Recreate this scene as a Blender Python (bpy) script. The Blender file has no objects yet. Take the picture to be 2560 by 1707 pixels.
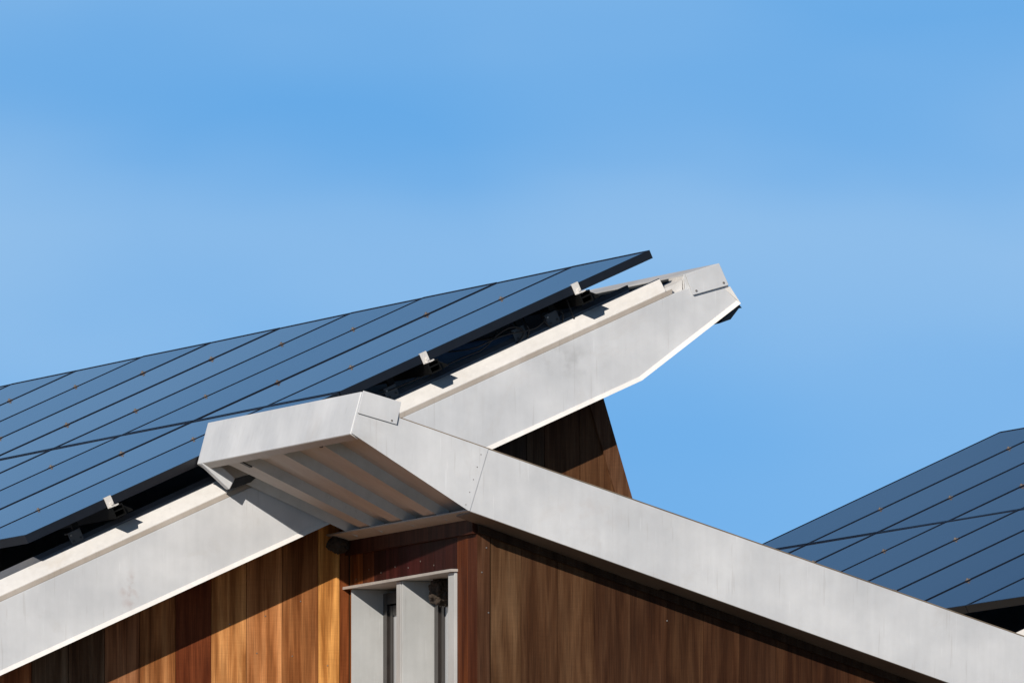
import bpy, bmesh, math, random
from mathutils import Vector, Matrix, noise

random.seed(7)
sc = bpy.context.scene
COL = sc.collection

# ------------------------------------------------------------------ camera
TH, AZ = math.radians(4.0526), math.radians(70.558)
cam_d = bpy.data.cameras.new("camera")
cam = bpy.data.objects.new("camera", cam_d)
COL.objects.link(cam)
cam.location = (-30.158, -83.5465, 1.6)
fh = Vector((math.cos(AZ), math.sin(AZ), 0))
fwd = fh * math.cos(TH) + Vector((0, 0, math.sin(TH)))
rgt = Vector((math.sin(AZ), -math.cos(AZ), 0))
up = rgt.cross(fwd)
cam.rotation_euler = Matrix((rgt, up, -fwd)).transposed().to_euler()
cam_d.sensor_width = 36.0
cam_d.lens = 48726.0 / 2560.0 * 36.0
cam_d.clip_start = 1.0
cam_d.clip_end = 6000.0
sc.camera = cam

# ------------------------------------------------------------------ sun and sky
SUNV = Vector((0.93, 1.0, -0.635)).normalized()       # direction the light travels
EL = math.asin(-SUNV.z)
ROT = math.atan2(-SUNV.x, -SUNV.y)
sun_d = bpy.data.lights.new("sun", 'SUN')
sun_d.energy = 5.0
sun_d.angle = math.radians(0.5)
sun_d.color = (1.0, 0.93, 0.84)
sun = bpy.data.objects.new("sun", sun_d)
COL.objects.link(sun)
sun.location = (-20, -20, 30)
sun.rotation_euler = SUNV.to_track_quat('-Z', 'Y').to_euler()

w = bpy.data.worlds.new("World")
sc.world = w
w.use_nodes = True
nt = w.node_tree
N = nt.nodes
N.clear()
LK = nt.links.new
out = N.new('ShaderNodeOutputWorld')
bg = N.new('ShaderNodeBackground')
sky = N.new('ShaderNodeTexSky')
sky.sky_type = 'NISHITA'
sky.sun_disc = False
sky.sun_elevation = EL
sky.sun_rotation = ROT % (2 * math.pi)
sky.altitude = 300
sky.air_density = 1.0
sky.dust_density = 0.3
sky.ozone_density = 2.0
tc = N.new('ShaderNodeTexCoord')
mp = N.new('ShaderNodeMapping')
mp.vector_type = 'POINT'
mp.inputs['Location'].default_value = (0, 0, 0.34)
nrm = N.new('ShaderNodeVectorMath'); nrm.operation = 'NORMALIZE'
LK(tc.outputs['Generated'], mp.inputs['Vector'])
LK(mp.outputs['Vector'], nrm.inputs[0])
LK(nrm.outputs['Vector'], sky.inputs['Vector'])
# thin high veil: soft, very large pale patches
mp2 = N.new('ShaderNodeMapping')
mp2.inputs['Scale'].default_value = (26, 26, 58)
mp2.inputs['Location'].default_value = (3.1, 1.7, 0.4)
nz = N.new('ShaderNodeTexNoise'); nz.inputs['Scale'].default_value = 1.0; nz.inputs['Detail'].default_value = 1.2
nz.inputs['Roughness'].default_value = 0.4
LK(tc.outputs['Generated'], mp2.inputs['Vector'])
LK(mp2.outputs['Vector'], nz.inputs['Vector'])
rp = N.new('ShaderNodeMapRange')
rp.inputs['From Min'].default_value = 0.40; rp.inputs['From Max'].default_value = 0.64
rp.inputs['To Min'].default_value = 0.0; rp.inputs['To Max'].default_value = 0.5
LK(nz.outputs['Fac'], rp.inputs['Value'])
# layered haze: thin pale sheets at a few heights, bent by large soft noise
sep0 = N.new('ShaderNodeSeparateXYZ'); LK(tc.outputs['Generated'], sep0.inputs[0])
nz2 = N.new('ShaderNodeTexNoise'); nz2.inputs['Scale'].default_value = 1.0; nz2.inputs['Detail'].default_value = 2.5
mp3 = N.new('ShaderNodeMapping'); mp3.inputs['Scale'].default_value = (34, 34, 90); mp3.inputs['Location'].default_value = (7.3, 2.2, 0.0)
LK(tc.outputs['Generated'], mp3.inputs['Vector']); LK(mp3.outputs['Vector'], nz2.inputs['Vector'])
bend = N.new('ShaderNodeMath'); bend.operation = 'MULTIPLY_ADD'
bend.inputs[1].default_value = 0.014; LK(nz2.outputs['Fac'], bend.inputs[0])
sh = N.new('ShaderNodeMath'); sh.operation = 'SUBTRACT'; sh.inputs[1].default_value = 0.007
LK(sep0.outputs['Z'], sh.inputs[0]); LK(sh.outputs[0], bend.inputs[2])
zr = N.new('ShaderNodeMapRange'); zr.inputs['From Min'].default_value = 0.045; zr.inputs['From Max'].default_value = 0.100
LK(bend.outputs[0], zr.inputs['Value'])
cr = N.new('ShaderNodeValToRGB'); cr.color_ramp.interpolation = 'B_SPLINE'
ce = cr.color_ramp.elements
lay = [(0.0, 0.30), (0.20, 0.14), (0.35, 0.12), (0.47, 0.6), (0.56, 0.85), (0.65, 0.16), (0.73, 0.04), (0.80, 0.30), (0.86, 0.75), (1.0, 0.45)]
ce[0].position = lay[0][0]; ce[0].color = (lay[0][1],) * 3 + (1,)
ce[1].position = lay[-1][0]; ce[1].color = (lay[-1][1],) * 3 + (1,)
for p_, v_ in lay[1:-1]:
    e_ = ce.new(p_); e_.color = (v_, v_, v_, 1)
LK(zr.outputs['Result'], cr.inputs['Fac'])
hz = N.new('ShaderNodeMath'); hz.operation = 'MULTIPLY_ADD'; hz.inputs[1].default_value = 0.70
LK(cr.outputs['Color'], hz.inputs[0])
hz2 = N.new('ShaderNodeMath'); hz2.operation = 'MULTIPLY'; hz2.inputs[1].default_value = 0.45
LK(rp.outputs['Result'], hz2.inputs[0]); LK(hz2.outputs[0], hz.inputs[2])
mx = N.new('ShaderNodeMix'); mx.data_type = 'RGBA'
inv = N.new('ShaderNodeMapRange'); inv.interpolation_type = 'SMOOTHSTEP'
inv.inputs['From Min'].default_value = 0.12; inv.inputs['From Max'].default_value = 0.29
inv.inputs['To Min'].default_value = 1.0; inv.inputs['To Max'].default_value = 0.0
LK(sep0.outputs['Z'], inv.inputs['Value'])
hm = N.new('ShaderNodeMath'); hm.operation = 'MULTIPLY'      # the haze lies low, none of it overhead
LK(hz.outputs[0], hm.inputs[0]); LK(inv.outputs['Result'], hm.inputs[1])
LK(hm.outputs[0], mx.inputs['Factor'])
tint = N.new('ShaderNodeMix'); tint.data_type = 'RGBA'; tint.blend_type = 'MULTIPLY'
tint.inputs['Factor'].default_value = 1.0
sep = N.new('ShaderNodeSeparateXYZ'); LK(tc.outputs['Generated'], sep.inputs[0])
gr = N.new('ShaderNodeMapRange'); gr.interpolation_type = 'SMOOTHSTEP'
gr.inputs['From Min'].default_value = 0.13; gr.inputs['From Max'].default_value = 0.30
LK(sep.outputs['Z'], gr.inputs['Value'])
tg = N.new('ShaderNodeMix'); tg.data_type = 'RGBA'
tg.inputs['A'].default_value = (1.02, 1.92, 2.28, 1)      # bright band of sky low over the horizon
tg.inputs['B'].default_value = (0.20, 0.36, 0.52, 1)      # deeper overhead
LK(gr.outputs['Result'], tg.inputs['Factor'])
LK(tg.outputs['Result'], tint.inputs['B'])
LK(sky.outputs['Color'], tint.inputs['A'])
LK(tint.outputs['Result'], mx.inputs['A'])
mx.inputs['B'].default_value = (4.6, 7.35, 10.6, 1)
LK(mx.outputs['Result'], bg.inputs['Color'])
bg.inputs['Strength'].default_value = 0.075
LK(bg.outputs['Background'], out.inputs['Surface'])

sc.view_settings.view_transform = 'Standard'
sc.view_settings.look = 'None'
sc.view_settings.exposure = 0.08
sc.view_settings.gamma = 1.0

# ------------------------------------------------------------------ materials
def new_mat(name):
    m = bpy.data.materials.new(name)
    m.use_nodes = True
    t = m.node_tree
    return m, t, t.nodes['Principled BSDF'], t.nodes.new, t.links.new

def ramp(nw, pts):
    r = nw('ShaderNodeValToRGB')
    e = r.color_ramp.elements
    e[0].position, e[0].color = pts[0][0], (*pts[0][1], 1)
    e[1].position, e[1].color = pts[-1][0], (*pts[-1][1], 1)
    for p, c in pts[1:-1]:
        x = e.new(p); x.color = (*c, 1)
    return r

def metal_mat(name, lo, hi, rough=0.5, metallic=0.25, streak=0.06, stain=(0.45, 0.38, 0.28), stain_amt=0.12, smudges=()):
    m, t, b, nw, lk = new_mat(name)
    tc = nw('ShaderNodeTexCoord')
    a = nw('ShaderNodeTexNoise'); a.inputs['Scale'].default_value = 3.2; a.inputs['Detail'].default_value = 7
    a.inputs['Roughness'].default_value = 0.62
    lk(tc.outputs['Object'], a.inputs['Vector'])
    r = ramp(nw, [(0.34, lo), (0.66, hi)])
    lk(a.outputs['Fac'], r.inputs['Fac'])
    mpp = nw('ShaderNodeMapping'); mpp.inputs['Scale'].default_value = (34, 34, 2.2)
    lk(tc.outputs['Object'], mpp.inputs['Vector'])
    s = nw('ShaderNodeTexNoise'); s.inputs['Scale'].default_value = 1.0; s.inputs['Detail'].default_value = 5
    lk(mpp.outputs['Vector'], s.inputs['Vector'])
    mr = nw('ShaderNodeMapRange')
    mr.inputs['From Min'].default_value = 0.3; mr.inputs['From Max'].default_value = 0.75
    mr.inputs['To Min'].default_value = 1 - streak; mr.inputs['To Max'].default_value = 1 + streak
    lk(s.outputs['Fac'], mr.inputs['Value'])
    mul = nw('ShaderNodeVectorMath'); mul.operation = 'SCALE'
    lk(r.outputs['Color'], mul.inputs[0]); lk(mr.outputs['Result'], mul.inputs['Scale'])
    # faint stains
    st = nw('ShaderNodeTexNoise'); st.inputs['Scale'].default_value = 1.7; st.inputs['Detail'].default_value = 9
    st.inputs['Roughness'].default_value = 0.72; st.inputs['Distortion'].default_value = 0.6
    lk(tc.outputs['Object'], st.inputs['Vector'])
    sr = nw('ShaderNodeMapRange'); sr.inputs['From Min'].default_value = 0.56; sr.inputs['From Max'].default_value = 0.74
    sr.inputs['To Max'].default_value = stain_amt
    lk(st.outputs['Fac'], sr.inputs['Value'])
    mix = nw('ShaderNodeMix'); mix.data_type = 'RGBA'
    lk(sr.outputs['Result'], mix.inputs['Factor'])
    lk(mul.outputs['Vector'], mix.inputs['A']); mix.inputs['B'].default_value = (*stain, 1)
    # thin pale and dark drip lines
    md = nw('ShaderNodeMapping'); md.inputs['Scale'].default_value = (75, 75, 4.0); lk(tc.outputs['Object'], md.inputs['Vector'])
    nd = nw('ShaderNodeTexNoise'); nd.inputs['Scale'].default_value = 1.0; nd.inputs['Detail'].default_value = 2; lk(md.outputs['Vector'], nd.inputs['Vector'])
    rd = ramp(nw, [(0.27, (0.91, 0.90, 0.89)), (0.34, (1, 1, 1)), (0.69, (1, 1, 1)), (0.75, (1.10, 1.10, 1.10))])
    lk(nd.outputs['Fac'], rd.inputs['Fac'])
    dm = nw('ShaderNodeMix'); dm.data_type = 'RGBA'; dm.blend_type = 'MULTIPLY'; dm.inputs['Factor'].default_value = 1.0
    lk(mix.outputs['Result'], dm.inputs['A']); lk(rd.outputs['Color'], dm.inputs['B'])
    last = dm.outputs['Result']
    for (cx, cy, cz, sx, sz, amt, colr) in smudges:
        sb = nw('ShaderNodeMapping'); sb.vector_type = 'POINT'
        sb.inputs['Location'].default_value = (-cx * sx, -cy, -cz * sz); sb.inputs['Scale'].default_value = (sx, 1, sz)
        lk(tc.outputs['Object'], sb.inputs['Vector'])
        ln = nw('ShaderNodeVectorMath'); ln.operation = 'LENGTH'; lk(sb.outputs['Vector'], ln.inputs[0])
        m1 = nw('ShaderNodeMapRange'); m1.interpolation_type = 'SMOOTHSTEP'
        m1.inputs['From Min'].default_value = 1.0; m1.inputs['From Max'].default_value = 0.2
        m1.inputs['To Min'].default_value = 0.0; m1.inputs['To Max'].default_value = amt
        lk(ln.outputs['Value'], m1.inputs['Value'])
        n2 = nw('ShaderNodeTexNoise'); n2.inputs['Scale'].default_value = 16; n2.inputs['Detail'].default_value = 4
        lk(tc.outputs['Object'], n2.inputs['Vector'])
        m2 = nw('ShaderNodeMapRange'); m2.inputs['From Min'].default_value = 0.48; m2.inputs['From Max'].default_value = 0.66
        lk(n2.outputs['Fac'], m2.inputs['Value'])
        pr = nw('ShaderNodeMath'); pr.operation = 'MULTIPLY'; lk(m1.outputs['Result'], pr.inputs[0]); lk(m2.outputs['Result'], pr.inputs[1])
        mm = nw('ShaderNodeMix'); mm.data_type = 'RGBA'
        lk(pr.outputs[0], mm.inputs['Factor']); lk(last, mm.inputs['A']); mm.inputs['B'].default_value = (*colr, 1)
        last = mm.outputs['Result']
    lk(last, b.inputs['Base Color'])
    b.inputs['Metallic'].default_value = metallic
    rr = nw('ShaderNodeMapRange'); rr.inputs['To Min'].default_value = rough - 0.08; rr.inputs['To Max'].default_value = rough + 0.12
    lk(a.outputs['Fac'], rr.inputs['Value']); lk(rr.outputs['Result'], b.inputs['Roughness'])
    bp = nw('ShaderNodeBump'); bp.inputs['Strength'].default_value = 0.06; bp.inputs['Distance'].default_value = 0.01
    lk(a.outputs['Fac'], bp.inputs['Height']); lk(bp.outputs['Normal'], b.inputs['Normal'])
    return m

M_ZINC = metal_mat('weathered_zinc', (0.495, 0.503, 0.515), (0.605, 0.610, 0.618), 0.5, 0.1, 0.028, (0.38, 0.33, 0.28), 0.30,
    smudges=((-2.491, 0.03, 5.109 + 1.6, 16, 8, 0.6, (0.36, 0.27, 0.25)), (-0.396, 0.03, 6.198 + 1.6, 5, 9, 0.5, (0.36, 0.36, 0.36)), (-0.9, -1.7, 5.38 + 1.6, 4, 8, 0.25, (0.45, 0.40, 0.38))))
M_CREAM = metal_mat('cream_coping_metal', (0.58, 0.563, 0.542), (0.64, 0.62, 0.595), 0.5, 0.0, 0.05, (0.42, 0.34, 0.25), 0.40)
M_FOLD = metal_mat('tan_fold_metal', (0.33, 0.285, 0.24), (0.42, 0.375, 0.33), 0.5, 0.0, 0.05, (0.25, 0.17, 0.10), 0.4)
M_BOUNCE = metal_mat('bounce_tan_metal', (0.37, 0.34, 0.31), (0.46, 0.425, 0.39), 0.5, 0.2, 0.05)  # zinc with the warm ground bounce put into its colour
M_SKYLIT = metal_mat('skylit_grey_metal', (0.40, 0.42, 0.44), (0.50, 0.52, 0.54), 0.4, 0.3, 0.05)  # same zinc, skylight on the soffit webs put into the colour
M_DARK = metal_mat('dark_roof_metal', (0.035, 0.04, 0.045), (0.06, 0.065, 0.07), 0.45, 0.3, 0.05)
M_DECK = metal_mat('shaded_deck_metal', (0.10, 0.105, 0.12), (0.14, 0.145, 0.16), 0.5, 0.3, 0.05)  # galvanised deck, darkened to put the shade into its colour
M_TRIM = metal_mat('tarnished_trim', (0.16, 0.12, 0.08), (0.26, 0.20, 0.14), 0.5, 0.2, 0.05)
M_SHADE = metal_mat('shade_brown_soffit', (0.10, 0.08, 0.065), (0.14, 0.115, 0.095), 0.55, 0.1, 0.04)  # soffit metal darkened, shade under the overhang put into the colour
M_JAMB = metal_mat('jamb_metal', (0.38, 0.385, 0.38), (0.46, 0.465, 0.46), 0.5, 0.1, 0.04)
M_STEEL = metal_mat('weathered_steel', (0.15, 0.12, 0.10), (0.24, 0.20, 0.17), 0.5, 0.3, 0.03)
M_SILVER = metal_mat('clamp_aluminium', (0.60, 0.57, 0.53), (0.72, 0.69, 0.65), 0.45, 0.2, 0.03)

def plain(name, col, rough, metallic=0.0, spec=0.5):
    m, t, b, nw, lk = new_mat(name)
    tc = nw('ShaderNodeTexCoord')
    a = nw('ShaderNodeTexNoise'); a.inputs['Scale'].default_value = 18; a.inputs['Detail'].default_value = 4
    lk(tc.outputs['Object'], a.inputs['Vector'])
    lo = tuple(c * 0.8 for c in col); hi = tuple(min(1, c * 1.2) for c in col)
    r = ramp(nw, [(0.3, lo), (0.7, hi)])
    lk(a.outputs['Fac'], r.inputs['Fac']); lk(r.outputs['Color'], b.inputs['Base Color'])
    b.inputs['Roughness'].default_value = rough
    b.inputs['Metallic'].default_value = metallic
    b.inputs['Specular IOR Level'].default_value = spec
    return m

M_FRAME = plain('black_anodised', (0.006, 0.006, 0.008), 0.30, 0.0, 0.42)
M_BLACK = plain('black_rubber', (0.006, 0.006, 0.007), 0.6)
M_RAIL = plain('dark_rail', (0.005, 0.005, 0.0048), 0.5, 0.0, 0.12)
M_MUD = plain('dried_mud', (0.036, 0.024, 0.015), 0.95)
M_WFRAME = plain('bronze_window_frame', (0.035, 0.029, 0.026), 0.35, 0.3)
M_RUST = plain('screw_head', (0.22, 0.20, 0.18), 0.5, 0.5)
M_NAIL = plain('steel_nail', (0.28, 0.25, 0.22), 0.4, 0.6)

# solar glass
m, t, b, nw, lk = new_mat('solar_glass')
tc_ = nw('ShaderNodeTexCoord')
a = nw('ShaderNodeTexNoise'); a.inputs['Scale'].default_value = 1.3; a.inputs['Detail'].default_value = 6
lk(tc_.outputs['Object'], a.inputs['Vector'])
r = ramp(nw, [(0.3, (0.008, 0.012, 0.030)), (0.7, (0.014, 0.020, 0.044))])
lk(a.outputs['Fac'], r.inputs['Fac']); lk(r.outputs['Color'], b.inputs['Base Color'])
mr = nw('ShaderNodeMapRange'); mr.inputs['To Min'].default_value = 0.03; mr.inputs['To Max'].default_value = 0.06
lk(a.outputs['Fac'], mr.inputs['Value']); lk(mr.outputs['Result'], b.inputs['Roughness'])
b.inputs['IOR'].default_value = 1.38
M_GLASS = m
m, t, b, nw, lk = new_mat('window_glass')
tc_ = nw('ShaderNodeTexCoord')
a = nw('ShaderNodeTexNoise'); a.inputs['Scale'].default_value = 2.0
lk(tc_.outputs['Object'], a.inputs['Vector'])
r = ramp(nw, [(0.3, (0.30, 0.31, 0.32)), (0.7, (0.36, 0.37, 0.38))])
lk(a.outputs['Fac'], r.inputs['Fac']); lk(r.outputs['Color'], b.inputs['Base Color'])
b.inputs['Roughness'].default_value = 0.05
b.inputs['IOR'].default_value = 1.5
M_PANE = m

# wood, colour per board from a colour attribute
m, t, b, nw, lk = new_mat('cedar_boards')
tc_ = nw('ShaderNodeTexCoord')
at = nw('ShaderNodeAttribute'); at.attribute_name = 'board'
off = nw('ShaderNodeVectorMath'); off.operation = 'SCALE'
off.inputs[0].default_value = (37.0, 53.0, 11.0)
lk(at.outputs['Alpha'], off.inputs['Scale'])
add = nw('ShaderNodeVectorMath'); add.operation = 'ADD'
lk(tc_.outputs['Object'], add.inputs[0]); lk(off.outputs['Vector'], add.inputs[1])
def nmap(scale, sc_, det, dist=0.0):
    mp_ = nw('ShaderNodeMapping'); mp_.inputs['Scale'].default_value = scale
    lk(add.outputs['Vector'], mp_.inputs['Vector'])
    n_ = nw('ShaderNodeTexNoise'); n_.inputs['Scale'].default_value = sc_; n_.inputs['Detail'].default_value = det
    n_.inputs['Distortion'].default_value = dist
    lk(mp_.outputs['Vector'], n_.inputs['Vector'])
    return n_
fine = nmap((1, 1, 0.022), 260, 3)
fig = nmap((1, 1, 0.07), 26, 4, 0.5)
blot = nmap((1, 1, 0.35), 5, 3, 0.3)
saw = nmap((0.05, 0.05, 1), 210, 1)
def mr_(src, f0, f1, t0, t1):
    x = nw('ShaderNodeMapRange')
    x.inputs['From Min'].default_value = f0; x.inputs['From Max'].default_value = f1
    x.inputs['To Min'].default_value = t0; x.inputs['To Max'].default_value = t1
    lk(src, x.inputs['Value']); return x.outputs['Result']
def mul_(a_, b_):
    x = nw('ShaderNodeMath'); x.operation = 'MULTIPLY'; lk(a_, x.inputs[0]); lk(b_, x.inputs[1]); return x.outputs[0]
v = mul_(mr_(fine.outputs['Fac'], 0.3, 0.7, 0.68, 1.2), mr_(fig.outputs['Fac'], 0.32, 0.68, 0.55, 1.22))
v = mul_(v, mr_(blot.outputs['Fac'], 0.3, 0.7, 0.8, 1.15))
v = mul_(v, mr_(saw.outputs['Fac'], 0.3, 0.7, 0.95, 1.04))
scl = nw('ShaderNodeVectorMath'); scl.operation = 'SCALE'
lk(at.outputs['Color'], scl.inputs[0]); lk(v, scl.inputs['Scale'])
# darker figure is also redder
red = nw('ShaderNodeMix'); red.data_type = 'RGBA'; red.blend_type = 'MULTIPLY'
lk(mr_(fig.outputs['Fac'], 0.35, 0.62, 0.9, 0.0), red.inputs['Factor'])
lk(scl.outputs['Vector'], red.inputs['A']); red.inputs['B'].default_value = (0.92, 0.72, 0.55, 1)
lk(red.outputs['Result'], b.inputs['Base Color'])
b.inputs['Roughness'].default_value = 0.62
b.inputs['Specular IOR Level'].default_value = 0.12
bp = nw('ShaderNodeBump'); bp.inputs['Strength'].default_value = 0.25; bp.inputs['Distance'].default_value = 0.002
lk(fine.outputs['Fac'], bp.inputs['Height']); lk(bp.outputs['Normal'], b.inputs['Normal'])
M_WOOD = m

m, t, b, nw, lk = new_mat('dry_ground')
tc_ = nw('ShaderNodeTexCoord')
a = nw('ShaderNodeTexNoise'); a.inputs['Scale'].default_value = 0.35; a.inputs['Detail'].default_value = 10
lk(tc_.outputs['Object'], a.inputs['Vector'])
r = ramp(nw, [(0.35, (0.10, 0.085, 0.055)), (0.65, (0.24, 0.19, 0.13))])
lk(a.outputs['Fac'], r.inputs['Fac']); lk(r.outputs['Color'], b.inputs['Base Color'])
b.inputs['Roughness'].default_value = 0.95
M_GROUND = m

# ------------------------------------------------------------------ mesh helpers
ZO = 1.6           # the camera stands 1.6 m over the ground; heights below are over the camera

class MB:
    def __init__(s):
        s.v, s.f, s.c = [], [], []
    def poly_y(s, pts, y0, y1, col=None):
        """prism: outline pts (h, z) between two y"""
        n = len(pts); k = len(s.v)
        ar = sum(pts[i][0] * pts[(i + 1) % n][1] - pts[(i + 1) % n][0] * pts[i][1] for i in range(n))
        if ar < 0: pts = pts[::-1]
        for y in (y0, y1):
            for (h, z) in pts: s.v.append((h, y, z))
        s.f.append(tuple(range(k, k + n)))                       # y0 face looks to -y
        s.f.append(tuple(range(k + 2 * n - 1, k + n - 1, -1)))
        for i in range(n):
            j = (i + 1) % n
            s.f.append((k + i, k + n + i, k + n + j, k + j))
        s.c += [col] * (2 * n)
    def box(s, a, b_, col=None):
        (x0, y0, z0), (x1, y1, z1) = a, b_
        s.poly_y([(x0, z0), (x1, z0), (x1, z1), (x0, z1)], y0, y1, col)
    def sweep(s, prof, h0, h1, line, col=None):
        """profile (y, rel) swept along a sloped line z = line(h) + rel; ends cut vertically"""
        k = len(s.v); n = len(prof)
        for h in (h0, h1):
            for (y, r_) in prof: s.v.append((h, y, line(h) + r_))
        s.f.append(tuple(range(k, k + n))); s.f.append(tuple(range(k + 2 * n - 1, k + n - 1, -1)))
        for i in range(n):
            j = (i + 1) % n
            s.f.append((k + i, k + n + i, k + n + j, k + j))
        s.c += [col] * (2 * n)
    def quadbox(s, p8, col=None):
        k = len(s.v); s.v += [tuple(p) for p in p8]
        for f in ((0, 1, 2, 3), (7, 6, 5, 4), (0, 4, 5, 1), (1, 5, 6, 2), (2, 6, 7, 3), (3, 7, 4, 0)):
            s.f.append(tuple(k + i for i in f))
        s.c += [col] * 8
    def cyl(s, c, axis, r_, l, n=10, col=None):
        axis = Vector(axis).normalized(); q = axis.to_track_quat('Z', 'Y'); k = len(s.v)
        for e in (0, l):
            for i in range(n):
                a_ = 2 * math.pi * i / n
                p = Vector(c) + q @ Vector((r_ * math.cos(a_), r_ * math.sin(a_), e))
                s.v.append(tuple(p))
        s.f.append(tuple(range(k + n - 1, k - 1, -1))); s.f.append(tuple(range(k + n, k + 2 * n)))
        for i in range(n):
            j = (i + 1) % n
            s.f.append((k + i, k + j, k + n + j, k + n + i))
        s.c += [col] * (2 * n)
    def skew(s, y0, kh, kz):
        s.v = [(x + kh * (y - y0), y, z + kz * (y - y0)) for x, y, z in s.v]
        return s
    def build(s, name, mat, parent=None, bevel=0.0, zoff=True, label=None):
        me = bpy.data.meshes.new(name)
        dz = ZO if zoff else 0.0
        me.from_pydata([(x, y, z + dz) for x, y, z in s.v], [], s.f)
        me.update()
        bm = bmesh.new(); bm.from_mesh(me)
        bmesh.ops.recalc_face_normals(bm, faces=bm.faces)
        bm.to_mesh(me); bm.free()
        if any(c is not None for c in s.c):
            ca = me.color_attributes.new('board', 'FLOAT_COLOR', 'POINT')
            for i, c in enumerate(s.c):
                ca.data[i].color = c if c else (0.2, 0.1, 0.05, 0.5)
        me.materials.append(mat)
        o = bpy.data.objects.new(name, me)
        COL.objects.link(o)
        if parent:
            o.parent = parent
            p = Vector((0, 0, 0)); q = parent
            while q: p += q.location; q = q.parent
            o.location = -p if zoff else (0, 0, 0)
        if bevel:
            bv = o.modifiers.new('bevel', 'BEVEL'); bv.width = bevel; bv.segments = 2; bv.limit_method = 'ANGLE'
            bv.angle_limit = math.radians(35)
        if label: o['label'] = label
        return o

def thing(name, label, cat, loc=(0, 0, 0), group=None):
    o = bpy.data.objects.new(name, None); COL.objects.link(o)
    o.location = loc; o['label'] = label; o['category'] = cat
    o.empty_display_size = 0.3
    if group: o['group'] = group
    return o

def tag(o, label, cat, group=None):
    o['label'] = label; o['category'] = cat
    if group: o['group'] = group
    return o

# ------------------------------------------------------------------ ground
me = bpy.data.meshes.new('ground')
S = 3000
me.from_pydata([(-S, -S, 0), (S, -S, 0), (S, S, 0), (-S, S, 0)], [], [(0, 1, 2, 3)])
me.materials.append(M_GROUND)
g = bpy.data.objects.new('ground', me); COL.objects.link(g); g['kind'] = 'structure'

# ------------------------------------------------------------------ key lines
BE = math.radians(24.497)
TA = math.tan(BE)
ZT = 6.7118
PL = lambda h: ZT + h * TA                # plane of the solar glass on the main roof, at its front edge
HL = -6.0                                 # low end of the main roof
H0 = -1.353                               # window wall
YW = 0.28                                 # gable wall under the main roof
YB = -1.474                               # front wall of the bay
HR = 7.5

# ------------------------------------------------------------------ main building
bld = thing('timber_building', 'timber clad building with grey metal fascias and window bay, large solar roof at left', 'building', (0, 2, 0))

# gable wall boards -------------------------------------------------
def edge_top(h):
    return min(PL(h) - 0.565, 6.041 - (h + 0.132) / 0.308)
def edge_h(z):
    return -0.132 - (z - 6.041) * 0.308
def boards_gable():
    m_ = MB()
    cols = {  # from the corner at -1.353 leftwards
        0: (0.200, 0.060, 0.018), 1: (0.58, 0.27, 0.075), 2: (0.27, 0.105, 0.035), 3: (0.46, 0.20, 0.075), 4: (0.53, 0.245, 0.085),
        5: (0.135, 0.034, 0.011), 6: (0.36, 0.155, 0.055), 7: (0.27, 0.115, 0.05), 8: (0.13, 0.075, 0.04), 9: (0.15, 0.10, 0.06)}
    xs = [-1.356, -1.401, -1.505, -1.678, -1.849, -2.018, -2.188, -2.359, -2.527, -2.70, -2.875]
    while xs[-1] > HL + 0.2: xs.append(xs[-1] - 0.172)
    gp = 0.0015
    for i in range(len(xs) - 1):
        c = cols.get(i, (0.20 + random.random() * 0.25, 0.10 + random.random() * 0.08, 0.045))
        a_, b_ = xs[i + 1] + gp, xs[i] - gp
        m_.poly_y([(a_, -ZO), (b_, -ZO), (b_, edge_top(b_)), (a_, edge_top(a_))], YW, YW + 0.02, (*c, random.random()))
    # boards right of the bay junction (seen as the upper triangle)
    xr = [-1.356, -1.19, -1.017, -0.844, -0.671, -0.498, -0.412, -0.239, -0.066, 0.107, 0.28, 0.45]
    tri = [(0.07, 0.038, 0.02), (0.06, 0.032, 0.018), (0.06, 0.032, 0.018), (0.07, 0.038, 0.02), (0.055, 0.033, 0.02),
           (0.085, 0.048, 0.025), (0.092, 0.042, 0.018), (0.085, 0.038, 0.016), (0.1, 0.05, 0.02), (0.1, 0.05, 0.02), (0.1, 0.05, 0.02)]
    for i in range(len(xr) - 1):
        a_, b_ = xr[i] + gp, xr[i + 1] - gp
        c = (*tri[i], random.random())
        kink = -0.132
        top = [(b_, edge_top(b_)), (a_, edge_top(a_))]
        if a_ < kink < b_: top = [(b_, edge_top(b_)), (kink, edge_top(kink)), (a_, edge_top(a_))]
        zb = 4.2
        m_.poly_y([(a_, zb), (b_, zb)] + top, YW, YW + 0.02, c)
    return m_
boards_gable().build('gable_cladding', M_WOOD, bld)
m_ = MB()
m_.poly_y([(HL + 0.4, -ZO), (0.45, -ZO), (0.45, 4.1), (-0.142, 6.03), (HL + 0.4, PL(HL + 0.4) - 0.57)], YW + 0.022, 12.0, (0.12, 0.07, 0.04, 0.3))
m_.build('wall', M_WOOD, bld)
# slanted edge board of the gable
m_ = MB()
z0_, z1_ = 4.3, 6.05
m_.poly_y([(edge_h(z0_) - 0.072, z0_), (edge_h(z0_) + 0.004, z0_), (edge_h(z1_) + 0.004, z1_), (edge_h(z1_) - 0.072, z1_)], YW - 0.016, YW - 0.001, (0.125, 0.062, 0.032, 0.77))
m_.build('edge_board', M_WOOD, bld)

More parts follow.
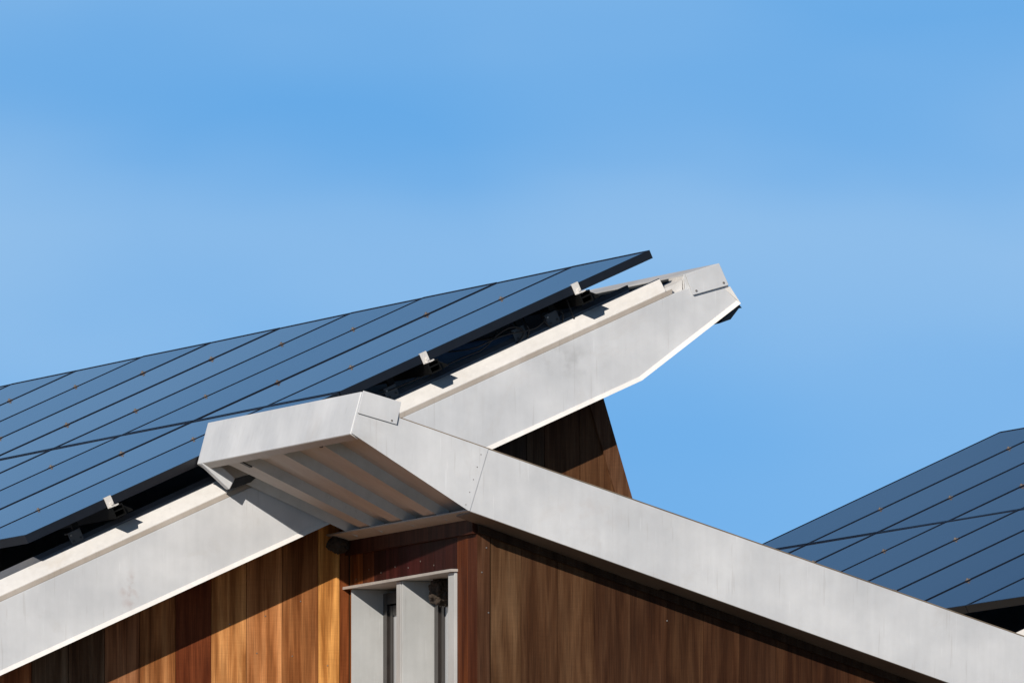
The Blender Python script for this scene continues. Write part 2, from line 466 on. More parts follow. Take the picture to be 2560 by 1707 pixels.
# main roof ---------------------------------------------------------
fa = [(HL, PL(HL) - 0.582), (-0.033, 6.117), (0.446, 6.48), (0.391, 6.562), (0.368, 6.60), (0.20, 6.545), (0.13, PL(0.13) - 0.252), (HL, PL(HL) - 0.252)]
m_ = MB(); m_.poly_y(fa, 0.03, 0.05)
m_.build('rake_fascia', M_ZINC, bld, 0.002)
fin = [(HL + 0.02, PL(HL + 0.02) - 0.572), (-0.036, 6.13), (0.425, 6.478), (0.375, 6.55), (0.2, 6.50), (0.12, PL(0.12) - 0.30), (HL + 0.02, PL(HL + 0.02) - 0.30)]
m_ = MB(); m_.poly_y(fin, 0.052, 12.3)
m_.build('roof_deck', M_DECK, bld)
# bright bottom lip
def lip(path, y_face, depth=0.022, wdt=0.024):
    m2 = MB()
    ins = []
    n = len(path)
    for i, p in enumerate(path):
        p = Vector(p)
        d = (Vector(path[min(i + 1, n - 1)]) - Vector(path[max(i - 1, 0)])).normalized()
        nn = Vector((-d.y, d.x))
        ins.append(p + nn * wdt)
    k = 0
    for i in range(n):
        p = path[i]; q = ins[i]
        m2.v += [(p[0], y_face - depth, p[1]), (q[0], y_face + 0.001, q[1]), (p[0], y_face + 0.001, p[1])]
        m2.c += [None] * 3
    for i in range(n - 1):
        a_, b_ = 3 * i, 3 * (i + 1)
        m2.f += [(a_, a_ + 1, b_ + 1, b_), (a_ + 1, a_ + 2, b_ + 2, b_ + 1), (a_ + 2, a_, b_, b_ + 2)]
    m2.f += [(0, 1, 2), (3 * n - 1, 3 * n - 2, 3 * n - 3)]
    return m2
lip([(HL, PL(HL) - 0.584), (-0.033, 6.115), (0.448, 6.479), (0.395, 6.556)], 0.03, 0.016, 0.021).build('drip_edge', M_CREAM, bld)
# end plate and its screws
pl = [(0.18, 6.606), (0.344, 6.661), (0.391, 6.562), (0.218, 6.512)]
m_ = MB(); m_.poly_y(pl, 0.018, 0.028)
ep = m_.build('end_plate', M_ZINC, bld, 0.0015)
for (h, z) in ((0.232, 6.532), (0.365, 6.572)):
    m_ = MB(); m_.cyl((h, 0.0178, z), (0, -1, 0), 0.005, 0.003); m_.build('screw', M_RUST, ep)
# coping: small upright fold, then a sloped cream face
m_ = MB()
m_.sweep([(0.046, -0.275), (0.046, -0.252), (0.034, -0.224), (0.122, -0.160), (0.134, -0.160), (0.134, -0.31), (0.06, -0.31)], HL + 0.02, 0.09, PL)
m_.build('rake_coping', M_CREAM, bld, 0.0015)
m_ = MB()
m_.sweep([(0.136, -0.31), (0.136, -0.150), (0.160, -0.128), (0.175, -0.128), (0.175, -0.31)], HL + 0.02, -0.05, PL)
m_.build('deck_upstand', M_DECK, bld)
m_ = MB()
m_.sweep([(0.031, -0.2505), (0.031, -0.2285), (0.0445, -0.2285), (0.0445, -0.2505)], HL + 0.02, 0.12, PL)
m_.build('coping_fold', M_FOLD, bld)
# high eave parapet
m_ = MB()
m_.poly_y([(0.344, 6.661), (0.18, 6.606), (0.186, 6.585), (0.196, 6.50), (0.33, 6.44), (0.430, 6.485), (0.385, 6.562)], 0.0515, 12.25)
m_.build('eave_parapet', M_ZINC, bld, 0.002)
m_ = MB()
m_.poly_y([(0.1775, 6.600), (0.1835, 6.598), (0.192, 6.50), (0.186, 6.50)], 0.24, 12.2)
m_.build('parapet_shading_skin', M_DARK, bld)  # thin dark skin painting the shade on the parapet's inner face
m_ = MB()
m_.poly_y([(0.1775, 6.600), (0.1835, 6.598), (0.192, 6.50), (0.186, 6.50)], 0.053, 0.238)
m_.build('parapet_shading_skin', M_CREAM, bld)  # cream piece of the same skin, painting the sunlit end
m_ = MB()
m_.sweep([(0.0525, -0.32), (0.0525, -0.212), (0.20, -0.205), (0.20, -0.32)], 0.0905, 0.177, PL)
m_.build('lit_fill_block', M_CREAM, bld)  # cream block added beside the coping end for a sunlit look
m_ = MB()
m_.poly_y([(0.452, 6.482), (0.470, 6.462), (0.456, 6.460), (0.415, 6.408), (0.36, 6.388), (0.39, 6.42)], 0.06, 0.30)
m_.build('drip_tray', M_DARK, bld)

# bay walls ---------------------------------------------------------
RB = lambda h: 5.39 - 0.318 * (h + 1.476)      # underside of the bay roof
RT = lambda h: 5.668 - 0.309 * (h + 1.387)     # its top edge
m_ = MB()
gp = 0.0015
# window wall boards: header, right strip, left strip, below sill
WT, WB = 5.147, 3.55
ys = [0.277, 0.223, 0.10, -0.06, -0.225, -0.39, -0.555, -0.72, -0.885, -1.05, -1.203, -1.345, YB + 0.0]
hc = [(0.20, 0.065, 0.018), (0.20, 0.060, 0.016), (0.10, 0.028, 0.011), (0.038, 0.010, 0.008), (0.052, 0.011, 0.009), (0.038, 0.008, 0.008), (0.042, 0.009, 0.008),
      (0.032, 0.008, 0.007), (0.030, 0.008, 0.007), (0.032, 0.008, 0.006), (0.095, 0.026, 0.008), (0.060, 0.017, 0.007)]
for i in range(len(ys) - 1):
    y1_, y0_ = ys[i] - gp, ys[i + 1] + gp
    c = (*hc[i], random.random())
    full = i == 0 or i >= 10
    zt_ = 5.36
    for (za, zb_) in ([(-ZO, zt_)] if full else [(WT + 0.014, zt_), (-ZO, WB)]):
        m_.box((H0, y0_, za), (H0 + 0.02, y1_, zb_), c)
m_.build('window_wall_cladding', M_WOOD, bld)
m_ = MB()
m_.box((H0 - 0.022, YB + 0.002, 5.303), (H0 - 0.001, YW - 0.002, 5.366), (0.055, 0.018, 0.010, 0.4))
m_.build('frieze_board', M_WOOD, bld)
# front wall of the bay
m_ = MB()
m_.poly_y([(H0 + 0.001, -ZO), (-1.2935, -ZO), (-1.2935, RB(-1.2935) - 0.002), (H0 + 0.001, RB(H0) - 0.002)], YB, YB + 0.019, (0.088, 0.042, 0.022, 0.15))
xs = [-1.2885, -1.144]
while xs[-1] < HR - 0.4: xs.append(xs[-1] + 0.1735)
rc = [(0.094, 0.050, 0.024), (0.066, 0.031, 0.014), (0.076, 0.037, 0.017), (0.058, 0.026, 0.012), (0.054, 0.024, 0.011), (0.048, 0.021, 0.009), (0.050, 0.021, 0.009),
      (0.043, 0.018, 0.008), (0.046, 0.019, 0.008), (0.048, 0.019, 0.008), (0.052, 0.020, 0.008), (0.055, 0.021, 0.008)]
gp = 0.0007
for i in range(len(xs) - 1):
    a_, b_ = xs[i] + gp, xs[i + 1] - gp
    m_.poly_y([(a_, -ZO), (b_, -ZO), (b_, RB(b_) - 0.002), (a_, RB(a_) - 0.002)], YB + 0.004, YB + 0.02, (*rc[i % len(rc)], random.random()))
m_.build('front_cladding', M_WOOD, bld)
gp = 0.0015
# solid behind the boards, with the window recess left open
DK = (0.05, 0.03, 0.02, 0.2)
m_ = MB()
m_.poly_y([(H0 + 0.32, -ZO), (HR - 0.5, -ZO), (HR - 0.5, RB(HR - 0.5) - 0.01), (H0 + 0.32, RB(H0 + 0.32) - 0.01)], YB + 0.022, YW - 0.001, DK)
m_.poly_y([(H0 + 0.0205, WT + 0.016), (H0 + 0.319, WT + 0.016), (H0 + 0.319, RB(H0 + 0.319) - 0.01), (H0 + 0.0205, RB(H0) - 0.018)], YB + 0.023, YW - 0.002, DK)
m_.box((H0 + 0.0205, YB + 0.023, -ZO), (H0 + 0.319, -1.205, WT + 0.0155), DK)
m_.box((H0 + 0.0205, 0.2255, -ZO), (H0 + 0.319, YW - 0.002, WT + 0.0155), DK)
m_.box((H0 + 0.0205, -1.2045, -ZO), (H0 + 0.319, 0.225, WB), DK)
m_.poly_y([(0.46, -ZO), (HR - 0.5, -ZO), (HR - 0.5, RB(HR - 0.5) - 0.01), (0.46, RB(0.46) - 0.01)], YW, 8.0, DK)
m_.build('bay_wall', M_WOOD, bld)
# nails
def nail(c, ax, r_):
    m2 = MB(); m2.cyl(c, ax, r_, 0.002, 8); m2.build('nail', M_NAIL, bld)
for (h, z) in ((-1.31, 5.24), (-1.332, 5.13), (-1.30, 4.95), (-0.45, 4.93)):
    nail((h, YB - 0.0005 if h < -1.29 else YB + 0.0035, z), (0, -1, 0), 0.0035)
for (h, z) in ((-1.59, 5.09), (-1.76, 5.02), (-1.93, 4.98), (-1.46, 4.80), (-1.63, 4.84), (-1.8, 4.85)):
    nail((h, YW - 0.0005, z), (0, -1, 0), 0.003)
for k in range(7):
    nail((H0 - 0.0005, 0.17 - k * 0.178 + 0.03 * random.random(), 5.19 + 0.02 * (k % 2) + 0.015 * random.random()), (-1, 0, 0), 0.0035)

# window ------------------------------------------------------------
HI = H0 + 0.14
m_ = MB()
def ring(y1_, y0_, h0_, h1_, wd, z1_=WT - 0.03, z0_=WB + 0.03):
    m_.box((h0_, y1_ - wd, z0_), (h1_, y1_, z1_))
    m_.box((h0_, y0_, z0_), (h1_, y0_ + wd, z1_))
    m_.box((h0_ + 0.001, y0_ + wd + 0.0005, z1_ - wd * 1.0), (h1_ - 0.001, y1_ - wd - 0.0005, z1_))
    m_.box((h0_ + 0.001, y0_ + wd + 0.0005, z0_), (h1_ - 0.001, y1_ - wd - 0.0005, z0_ + wd))
ring(0.218, -0.400, HI, HI + 0.08, 0.050, WT - 0.02)
ring(0.163, -0.345, HI + 0.010, HI + 0.07, 0.045, WT - 0.078, WB + 0.088)
ring(-0.490, -1.110, HI, HI + 0.08, 0.050, WT - 0.02)
ring(-0.545, -1.055, HI + 0.010, HI + 0.07, 0.045, WT - 0.078, WB + 0.088)
win = m_.build('window', M_WFRAME, bld)
for (ya, yb) in ((0.112, -0.294), (-0.596, -1.004)):
    m_ = MB(); m_.box((HI + 0.016, yb - 0.006, WB + 0.128), (HI + 0.024, ya + 0.006, WT - 0.122))
    m_.build('glass_pane', M_PANE, win)
for (ya, yb) in ((0.2225, 0.2195), (-0.405, -0.462), (-0.480, -0.486), (-1.115, -1.2025)):
    m_ = MB(); m_.box((H0 - 0.012, yb, WB + 0.012), (HI + 0.12, ya, WT - 0.0015))
    m_.build('jamb_lining', M_JAMB, win, 0.001)
m_ = MB(); m_.box((H0 + 0.006, -0.4795, WB + 0.012), (HI + 0.1, -0.4625, WT - 0.002), (0.35, 0.12, 0.05, 0.5))
m_.build('mullion_post', M_WOOD, win)
m_ = MB(); m_.box((H0 - 0.034, -1.212, WT), (HI + 0.17, 0.290, WT + 0.012))
m_.build('head_flashing', M_BOUNCE, win)
m_ = MB(); m_.box((H0 - 0.05, -1.212, WB - 0.012), (HI + 0.17, 0.236, WB + 0.010))
m_.build('sill', M_ZINC, win)

# bay roof ----------------------------------------------------------
YF = -1.70
m_ = MB()
m_.poly_y([(-1.474, RB(-1.474)), (HR, RB(HR)), (HR, RT(HR)), (-1.387, RT(-1.387))], YF, YF + 0.02)
m_.build('rake_fascia', M_ZINC, bld, 0.002)
m_ = MB()
m_.poly_y([(-1.971, 5.911), (-2.023, 5.722), (-1.476, 5.39), (-1.468, 5.3885), (-1.381, 5.6665), (-1.80, 5.796), (-1.81, 5.86)], YF - 0.0024, YF - 0.0015)
fe = m_.build('rake_fascia', M_ZINC, bld, 0.0)
m_ = MB(); m_.poly_y([(-1.971, 5.909), (-2.02, 5.722), (-1.476, 5.395), (-1.39, 5.66), (-1.80, 5.79), (-1.80, 5.86)], YF - 0.001, YF + 0.02)
m_.build('fascia_backing', M_ZINC, bld)
for k in range(5):
    t_ = 0.06 + 0.215 * k
    m_ = MB(); m_.cyl((-1.492 + 0.083 * t_, YF - 0.0026, 5.40 + 0.262 * t_), (0, -1, 0), 0.0026, 0.001, 8)
    m_.build('screw', M_RUST, fe)
m_ = MB(); m_.poly_y([(-1.973, 5.913), (-1.795, 5.866), (-1.816, 5.766), (-1.999, 5.813)], YF - 0.012, YF - 0.0045)
ep = m_.build('end_plate', M_ZINC, bld, 0.001)
m_ = MB(); m_.cyl((-1.84, YF - 0.0122, 5.783), (0, -1, 0), 0.0045, 0.002, 8); m_.build('screw', M_RUST, ep)
# eave box
YE = -0.012
KH, KZ = -0.0954, -0.0222               # the eave runs slightly skew to the gable
m_ = MB()
m_.poly_y([(-1.9715, 5.911), (-2.0235, 5.722), (-1.989, 5.701), (-1.983, 5.744), (-1.80, 5.70), (-1.795, 5.862)], YF + 0.0205, YE)
m_.skew(YF, KH, KZ)
m_.build('eave_box', M_ZINC, bld, 0.002)
m_ = MB()
m_.poly_y([(-2.0195, 5.7185), (-1.987, 5.6985), (-1.9865, 5.7005), (-2.020, 5.7208)], YF + 0.022, YE - 0.002)
m_.skew(YF, KH, KZ)
m_.build('eave_return', M_BOUNCE, bld)
# sloped soffit: one zinc, flats tinted for ground bounce, webs for skylight
SA, SB = (-1.988, 5.727), (-1.462, 5.402)
sl = (SB[1] - SA[1]) / (SB[0] - SA[0])
XT = 0.0
def strip(m2, y0_, r0_, y1_, r1_, t=0.004):
    """thin folded-sheet strip from eave to wall between two y, r = height over the soffit plane"""
    p = []
    for dz_ in (0, t):
        for (y_, r_, e) in ((y0_, r0_, 0), (y1_, r1_, 0), (y1_, r1_, 1), (y0_, r0_, 1)):
            h_ = SB[0] + XT if e else SA[0] + KH * (y_ - YF)
            z_ = (SB[1] + XT * sl if e else SA[1] + KZ * (y_ - YF)) + r_ + dz_
            p.append((h_, y_, z_))
    m2.quadbox(p)
flats = [(-1.234 - 0.0, 0.17), (-0.783, 0.17), (-0.347, 0.17), (0.0, 0.02)]
PH, WS = 0.046, 0.030
m_ = MB(); webs = []
prev = YF + 0.0215
up = [(prev, -1.234 - WS)]
for k, (ye, wd_) in enumerate(flats):
    strip(m_, ye, 0.0, ye + wd_, 0.0)
    webs.append(ye)
    nxt = flats[k + 1][0] - WS if k + 1 < len(flats) else None
    if nxt is not None:
        XT = 0.088
        strip(m_, ye + wd_ + WS, PH, nxt, PH)
        XT = 0.0
        strip(m_, ye + wd_ + 0.0005, 0.0005, ye + wd_ + WS - 0.0005, PH)
XT = 0.088
strip(m_, -1.66, PH, -1.234 - WS, PH)
XT = 0.0
strip(m_, YF + 0.0215, 0.0, -1.66, PH)
m_.build('soffit', M_BOUNCE, bld)
for ye in webs:
    XT = 0.05
    m_ = MB(); strip(m_, ye - WS, PH - 0.0005, ye - 0.0003, 0.0, 0.005)
    m_.build('soffit_web', M_SKYLIT, bld)
XT = 0.0
m_ = MB()
m_.poly_y([(SB[0] - 0.006, 5.391), (H0 - 0.0235, 5.367), (H0 - 0.0235, 5.371), (SB[0] - 0.004, 5.3975)], YF + 0.0215, YW - 0.003)
m_.build('soffit_plate', M_BOUNCE, bld)
for (y_, q_) in ((-0.325, 0.075), (-0.02, 0.05), (-1.20, 0.03)):
    m_ = MB()
    h_ = SA[0] + KH * (y_ - YF) + 0.012
    za_ = SA[1] + KZ * (y_ - YF) - 0.004
    s2_ = (SB[1] - SA[1] - KZ * (y_ - YF)) / (SB[0] - SA[0] - KH * (y_ - YF))
    m_.poly_y([(h_, za_ - 0.006), (h_ + q_, za_ - 0.006 + s2_ * q_), (h_ + q_, za_ + 0.003 + s2_ * q_), (h_, za_ + 0.003)], y_ - 0.018, y_ + 0.018)
    m_.build('vent_slot', M_BLACK, bld)
# closed stub of the eave beyond the main rake
m_ = MB()
m_.poly_y([(-2.182, 5.683), (-2.050, 5.568), (-2.023, 5.619), (-2.075, 5.663), (-2.12, 5.69)], -0.075, -0.030)
m_.build('soffit_return', M_ZINC, bld, 0.004)
m_ = MB()
m_.poly_y([(-2.182, 5.69), (-2.075, 5.663), (-2.023, 5.619), (-1.924, 5.648), (-1.99, 5.69), (-2.1, 5.715)], -0.028, -0.012)
m_.build('soffit_return', M_BOUNCE, bld)
m_ = MB()
m_.poly_y([(-2.048, 5.566), (-2.021, 5.617), (-1.922, 5.646), (-1.895, 5.640), (-1.932, 5.607)], -0.0275, 0.012)
m_.build('gap_shade_block', M_DARK, bld)  # dark filler block painting in the shaded gap
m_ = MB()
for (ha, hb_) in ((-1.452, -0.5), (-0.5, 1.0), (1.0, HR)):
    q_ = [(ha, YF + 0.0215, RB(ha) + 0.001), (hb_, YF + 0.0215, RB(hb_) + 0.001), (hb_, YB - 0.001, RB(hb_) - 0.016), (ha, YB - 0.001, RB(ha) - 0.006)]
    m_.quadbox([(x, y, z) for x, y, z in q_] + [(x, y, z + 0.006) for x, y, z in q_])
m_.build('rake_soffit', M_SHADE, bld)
m_ = MB()
m_.poly_y([(H0 + 0.0, RB(H0) - 0.045), (HR - 0.4, RB(HR - 0.4) - 0.05), (HR - 0.4, RB(HR - 0.4) - 0.018), (H0, RB(H0) - 0.010)], YB - 0.022, YB - 0.0015, (0.035, 0.02, 0.012, 0.6))
m_.build('frieze_board', M_WOOD, bld)
m_ = MB()
m_.poly_y([(-1.79, RT(-1.79) + 0.0005), (HR, RT(HR) + 0.0005), (HR, RT(HR) + 0.005), (-1.79, RT(-1.79) + 0.005)], YF - 0.002, YF + 0.06)
m_.build('top_trim', M_TRIM, bld)
# roof slab
m_ = MB()
m_.poly_y([(-1.80, 5.715), (-1.38, 5.47), (-1.345, 5.385), (HR - 0.02, RB(HR) + 0.01), (HR - 0.02, RT(HR) - 0.02), (-1.40, RT(-1.40) - 0.02), (-1.80, 5.77)], YF + 0.0225, YW - 0.004)
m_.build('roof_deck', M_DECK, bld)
m_ = MB()
m_.poly_y([(0.5, RB(0.5) + 0.012), (HR - 0.02, RB(HR) + 0.012), (HR - 0.02, RT(HR) - 0.02), (0.5, RT(0.5) - 0.02)], YW - 0.003, 8.2)
m_.build('roof_deck', M_DECK, bld)

# ------------------------------------------------------------------ second building to the right
B2 = math.radians(24.9)
T2 = math.tan(B2)
PCM = (5.606, 14.14, 6.225)
LP, WPN = 1.65, 1.05
P2 = lambda h: PCM[2] + (h - PCM[0]) * T2
NC = 8
YC = PCM[1] - NC * WPN                   # front edge of its array
b2 = thing('timber_building', 'neighbouring timber building at right, mostly hidden behind the long sloping fascia', 'building', (6, 12, 0))
hb, ht = 3.88, PCM[0] + LP * math.cos(B2) + 0.34
m_ = MB()
m_.poly_y([(hb, P2(hb) - 0.582), (ht - 0.48, P2(ht - 0.48) - 0.582), (ht, P2(ht) - 0.40), (ht - 0.1, P2(ht - 0.1) - 0.2), (ht - 0.2, P2(ht - 0.2) - 0.252), (hb, P2(hb) - 0.252)], YC + 0.03, YC + 0.05)
m_.build('rake_fascia', M_ZINC, b2)
m_ = MB()
m_.poly_y([(hb + 0.02, P2(hb + 0.02) - 0.572), (ht - 0.48, P2(ht - 0.48) - 0.572), (ht - 0.02, P2(ht - 0.02) - 0.41), (ht - 0.12, P2(ht - 0.12) - 0.24), (ht - 0.2, P2(ht - 0.2) - 0.30), (hb + 0.02, P2(hb + 0.02) - 0.30)], YC + 0.052, PCM[1] + 0.25)
m_.build('roof_deck', M_DECK, b2)
m_ = MB()
m_.sweep([(YC + 0.046, -0.275), (YC + 0.046, -0.252), (YC + 0.034, -0.224), (YC + 0.135, -0.15), (YC + 0.150, -0.15), (YC + 0.150, -0.31), (YC + 0.06, -0.31)], hb + 0.005, ht - 0.3, P2)
m_.build('rake_coping', M_CREAM, b2)
m_ = MB()
m_.poly_y([(ht - 0.03, P2(ht - 0.03) - 0.13), (ht - 0.2, P2(ht - 0.2) - 0.11), (ht - 0.18, P2(ht - 0.18) - 0.24), (ht, P2(ht) - 0.38)], YC + 0.052, PCM[1] + 0.22)
m_.build('eave_parapet', M_ZINC, b2)
m_ = MB()
m_.poly_y([(hb - 0.005, P2(hb) - 0.57), (hb - 0.06, P2(hb) - 0.54), (hb - 0.06, P2(hb) - 0.42), (hb + 0.0, P2(hb) - 0.27)], YC + 0.052, PCM[1] + 0.22)
m_.build('gutter', M_ZINC, b2)
m_ = MB()
xs = [hb + 0.5]
while xs[-1] < ht - 0.8: xs.append(xs[-1] + 0.173)
for i in range(len(xs) - 1):
    a_, b_ = xs[i] + gp, xs[i + 1] - gp
    m_.poly_y([(a_, -ZO), (b_, -ZO), (b_, P2(b_) - 0.585), (a_, P2(a_) - 0.585)], YC + 0.28, YC + 0.30, (0.3 + 0.2 * random.random(), 0.14, 0.05, random.random()))
m_.build('gable_cladding', M_WOOD, b2)
m_ = MB()
m_.poly_y([(hb + 0.5, -ZO), (xs[-1], -ZO), (xs[-1], P2(xs[-1]) - 0.59), (hb + 0.5, P2(hb + 0.5) - 0.59)], YC + 0.302, PCM[1], (0.2, 0.1, 0.05, 0.2))
m_.build('wall', M_WOOD, b2)

# ------------------------------------------------------------------ solar panels
def make_panel(name, beta):
    root = thing(name, '', 'solar panel')
    root.rotation_euler = (0, -beta, 0)
    Lx, Wy, T, lw = LP - 0.005, WPN - 0.010, 0.040, 0.010
    m_ = MB()
    m_.box((-Lx, 0, -T), (-Lx + lw, Wy, 0.0)); m_.box((-lw, 0, -T), (0, Wy, 0.0))
    m_.box((-Lx + lw, 0, -T), (-lw, lw, 0.0)); m_.box((-Lx + lw, Wy - lw, -T), (-lw, Wy, 0.0))
    fr = m_.build('frame', M_FRAME, root, 0.0, False)
    m_ = MB(); m_.box((-Lx + lw + 0.0002, lw + 0.0002, -0.009), (-lw - 0.0002, Wy - lw - 0.0002, -0.0025))
    m_.build('glass', M_GLASS, root, 0.0, False)
    return root

def settle(o, beta):
    # modules never sit perfectly level with each other
    o.rotation_euler = (math.radians(random.uniform(-0.10, 0.10)), -beta + math.radians(random.uniform(-0.06, 0.06)), 0)

def copy_tree(o):
    c = o.copy(); COL.objects.link(c)
    for ch in o.children:
        d = ch.copy(); COL.objects.link(d); d.parent = c
    return c

ORD = ['first', 'second', 'third', 'fourth', 'fifth', 'sixth', 'seventh', 'eighth', 'ninth', 'tenth', 'eleventh', 'twelfth']
proto = make_panel('solar_panel', BE)
used = False
for row, ncol in ((0, 10), (1, 6)):
    for c in range(ncol):
        o = copy_tree(proto) if used else proto
        used = True
        u = -row * LP
        o.location = (u * math.cos(BE), c * WPN + 0.004, ZT + ZO + u * math.sin(BE))
        settle(o, BE)
        o['label'] = 'dark blue solar panel on big left roof, %s row, %s from its front edge' % (('upper', 'lower')[row], ORD[c])
        o['group'] = 'solar panels on the left roof'
for row, c0, c1 in ((1, 0, 5), (0, 0, 8)):
    for c in range(c0, c1):
        o = copy_tree(proto)
        o.rotation_euler = (0, -B2, 0)
        u = row * LP
        o.location = (PCM[0] + u * math.cos(B2), PCM[1] - (c + 1) * WPN + 0.005, PCM[2] + ZO + u * math.sin(B2))
        settle(o, B2)
        o['label'] = 'dark blue solar panel on right background roof, %s row, %s from its far left end' % (('lower', 'upper')[row], ORD[c])
        o['group'] = 'solar panels on the right roof'

# rails with their clamps -------------------------------------------
def place(axis_b, P, u, y, n):
    """point u along the slope, y back, n off the glass"""
    return Vector((P[0] + u * math.cos(axis_b) - n * math.sin(axis_b), y, P[2] + u * math.sin(axis_b) + n * math.cos(axis_b)))

def local_box(m_, bt, P, u0, u1, y0, y1, n0, n1):
    p = [place(bt, P, u, y, n) for y in (y0, y1) for (u, n) in ((u0, n0), (u1, n0), (u1, n1), (u0, n1))]
    m_.quadbox(p)

def rail(bt, P, u, y0, y1, seams, label, group, end=True, front=0.0):
    loc = place(bt, P, u, y0, -0.1); 
    root = thing('mounting_rail', label, 'rail', (loc.x, loc.y, loc.z + ZO), group)
    m_ = MB()
    a_, b_ = u - 0.028, u + 0.028
    # open C section
    local_box(m_, bt, P, a_, a_ + 0.005, y0, y1, -0.100, -0.046)
    local_box(m_, bt, P, b_ - 0.005, b_, y0, y1, -0.100, -0.046)
    local_box(m_, bt, P, a_ + 0.0052, b_ - 0.0052, y0, y1, -0.100, -0.094)
    local_box(m_, bt, P, a_ + 0.0052, b_ - 0.0052, y0 + 0.004, y1, -0.072, -0.066)
    local_box(m_, bt, P, a_ + 0.0052, a_ + 0.018, y0, y1, -0.052, -0.046)
    local_box(m_, bt, P, b_ - 0.018, b_ - 0.0052, y0, y1, -0.052, -0.046)
    # slanted foot beside it
    k = [place(bt, P, uu, yy, nn) for yy in (y0 + 0.035, y1) for (uu, nn) in ((b_ + 0.0005, -0.099), (b_ + 0.048, -0.099), (b_ + 0.042, -0.088), (b_ + 0.0005, -0.05))]
    m_.quadbox(k)
    m_.build('rail_beam', M_RAIL, root)
    for ys_ in seams:
        m_ = MB()
        local_box(m_, bt, P, u - 0.012, u + 0.012, ys_ - 0.010, ys_ + 0.010, 0.0008, 0.003)
        c = place(bt, P, u, ys_, 0.003)
        m_.cyl(c, place(bt, P, 0, 0, 1) - place(bt, P, 0, 0, 0), 0.0055, 0.007, 8)
        m_.build('mid_clamp', M_STEEL, root)
    if end:
        m_ = MB()
        y_ = front
        local_box(m_, bt, P, u - 0.034, u + 0.001, y_ - 0.005, y_ - 0.001, -0.046, 0.0060)
        local_box(m_, bt, P, u - 0.034, u + 0.001, y_ - 0.001, y_ + 0.010, 0.0025, 0.0060)
        local_box(m_, bt, P, u - 0.028, u + 0.016, y_ - 0.020, y_ - 0.0052, -0.0475, -0.041)
        c = place(bt, P, u - 0.010, y_ - 0.005, -0.030)
        m_.cyl(c, (0, -1, 0), 0.0075, 0.006, 8)
        m_.build('end_clamp', M_SILVER, root)
    return root

PA = (0.0, 0.0, ZT)
words_ = ['uppermost', 'second highest', 'third highest', 'lowest']
for k, u in enumerate((-0.385, -1.19, -2.03, -2.85)):
    ncl = 10 if u > -LP else 6
    rail(BE, PA, u, -0.035, 9.9, [c * WPN for c in range(1, ncl)],
         'dark rail under the big left panels, %s of four, with silver end clamp' % words_[k], 'rails under the left panels')
PC = (PCM[0], 0, PCM[2])
for k, u in enumerate((LP - 0.385, LP - 1.19, -0.385, -1.19)):
    n_ = 5 if u > 0 else 8
    rail(B2, PC, u, YC - 0.035 if n_ == 8 else PCM[1] - 5 * WPN, PCM[1] - 0.06, [PCM[1] - c * WPN for c in range(1, n_)],
         'dark rail under the right background panels, %s of four' % words_[k], 'rails under the right panels', n_ == 8, YC)

# small roof brackets in the gap under the panels ---------------------
def bracket(u, label, y=0.1285):
    loc = place(BE, PA, u, y, -0.2)
    root = thing('roof_bracket', label, 'bracket', (loc.x, loc.y, loc.z + ZO), 'brackets in the gap under the left panels')
    m_ = MB()
    local_box(m_, BE, PA, u - 0.035, u + 0.028, y, y + 0.004, -0.142, -0.082)
    local_box(m_, BE, PA, u - 0.035, u + 0.028, y + 0.0042, y + 0.05, -0.088, -0.082)
    m_.build('foot_plate', M_DARK, root)
    m_ = MB(); local_box(m_, BE, PA, u + 0.0, u + 0.032, y + 0.008, y + 0.03, -0.0815, -0.046); m_.build('post', M_RAIL, root)
    for (du, dn) in ((-0.024, -0.096), (0.016, -0.122), (-0.020, -0.126)):
        m_ = MB(); c = place(BE, PA, u + du, y - 0.0005, dn); m_.cyl(c, (0, -1, 0), 0.0045, 0.005, 8); m_.build('bolt', M_BLACK if dn < -0.1 else M_NAIL, root)
bracket(-0.515, 'dark bolted roof bracket below the uppermost rail')
bracket(-0.69, 'dark roof bracket beside the looped black cables')
bracket(-1.37, 'dark bolted roof bracket just above the bay fascia corner')
bracket(-3.03, 'dark bolted roof bracket below the lowest silver clamp')

def cable(name, pts, r_, label):
    cu = bpy.data.curves.new(name, 'CURVE'); cu.dimensions = '3D'; cu.bevel_depth = r_; cu.bevel_resolution = 2
    s = cu.splines.new('NURBS'); s.points.add(len(pts) - 1); s.order_u = 3; s.use_endpoint_u = True
    for i, (u, y, n) in enumerate(pts):
        p = place(BE, PA, u, y, n); s.points[i].co = (p.x, p.y, p.z + ZO, 1)
    cu.materials.append(M_BLACK)
    tmp = bpy.data.objects.new(name, cu); COL.objects.link(tmp)
    dg = bpy.context.evaluated_depsgraph_get()
    me = bpy.data.meshes.new_from_object(tmp.evaluated_get(dg))
    bpy.data.objects.remove(tmp)
    o = bpy.data.objects.new(name, me); COL.objects.link(o)
    tag(o, label, 'cable', 'cables under the left panels')
    return o
CY = 0.115
cable('cable', [(-0.90, 0.2, -0.045), (-0.84, CY, -0.085), (-0.78, CY, -0.066), (-0.72, CY, -0.064), (-0.675, CY, -0.09), (-0.68, CY, -0.13), (-0.73, 0.12, -0.145)], 0.0042, 'black cable in a loop under the big left panels')
cable('cable', [(-1.05, 0.2, -0.045), (-0.95, CY, -0.088), (-0.82, CY, -0.082), (-0.74, CY, -0.090), (-0.66, CY, -0.112), (-0.60, CY, -0.118), (-0.55, 0.122, -0.10)], 0.0034, 'black cable sagging between two roof brackets')
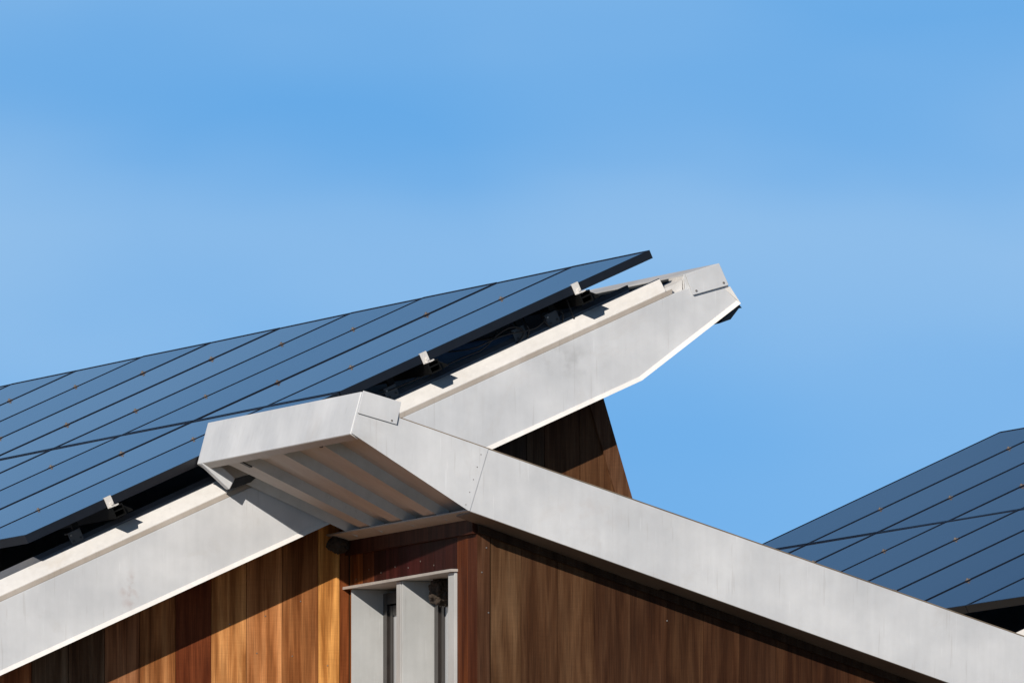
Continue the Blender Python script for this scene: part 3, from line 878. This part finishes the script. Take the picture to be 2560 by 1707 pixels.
cable('cable', [(-0.425, 0.11, -0.060), (-0.428, 0.108, -0.10), (-0.430, 0.106, -0.135), (-0.430, 0.11, -0.150)], 0.0036, 'short black cable hanging onto the cream coping')
cable('cable', [(-0.63, 0.18, -0.045), (-0.655, CY, -0.075), (-0.645, CY, -0.115), (-0.67, 0.12, -0.142)], 0.004, 'short thick black cable beside the dark roof bracket')
cable('cable', [(-0.555, 0.15, -0.05), (-0.565, 0.12, -0.085), (-0.560, 0.115, -0.12), (-0.545, 0.12, -0.143)], 0.0035, 'black cable curling round the left side of the uppermost bracket')
cable('cable', [(-0.495, 0.15, -0.07), (-0.470, 0.118, -0.085), (-0.468, 0.112, -0.12), (-0.485, 0.12, -0.143)], 0.0035, 'black cable curling round the right side of the uppermost bracket')
cable('cable', [(-1.85, 0.2, -0.05), (-1.6, 0.13, -0.09), (-1.25, 0.125, -0.105), (-1.0, 0.125, -0.10), (-0.86, 0.12, -0.11), (-0.79, 0.13, -0.06)], 0.003, 'long thin black cable running up behind the cream coping')

# mud nests ----------------------------------------------------------
def nest(loc, r_, label):
    bm = bmesh.new()
    bmesh.ops.create_icosphere(bm, subdivisions=5, radius=1.0)
    for v_ in bm.verts:
        n_ = noise.noise(v_.co * 2.3 + Vector(loc) * 3) * 0.28 + noise.noise(v_.co * 7) * 0.12 + noise.noise(v_.co * 17) * 0.09 + noise.noise(v_.co * 40) * 0.03
        v_.co = v_.co * (1 + n_)
        v_.co = Vector((v_.co.x * r_[0], v_.co.y * r_[1], v_.co.z * r_[2]))
    me = bpy.data.meshes.new('mud_nest'); bm.to_mesh(me); bm.free()
    for p_ in me.polygons: p_.use_smooth = True
    me.materials.append(M_MUD)
    o = bpy.data.objects.new('mud_nest', me); COL.objects.link(o)
    o.location = (loc[0], loc[1], loc[2] + ZO)
    tag(o, label, 'nest', 'mud nests')
    return o
nest((-1.420, 0.242, 5.350), (0.050, 0.040, 0.042), 'lumpy brown mud nest under the soffit in the wall corner')
nest((-1.236, -0.64, 5.090), (0.045, 0.085, 0.064), 'small brown mud nest in the top corner of the window recess')
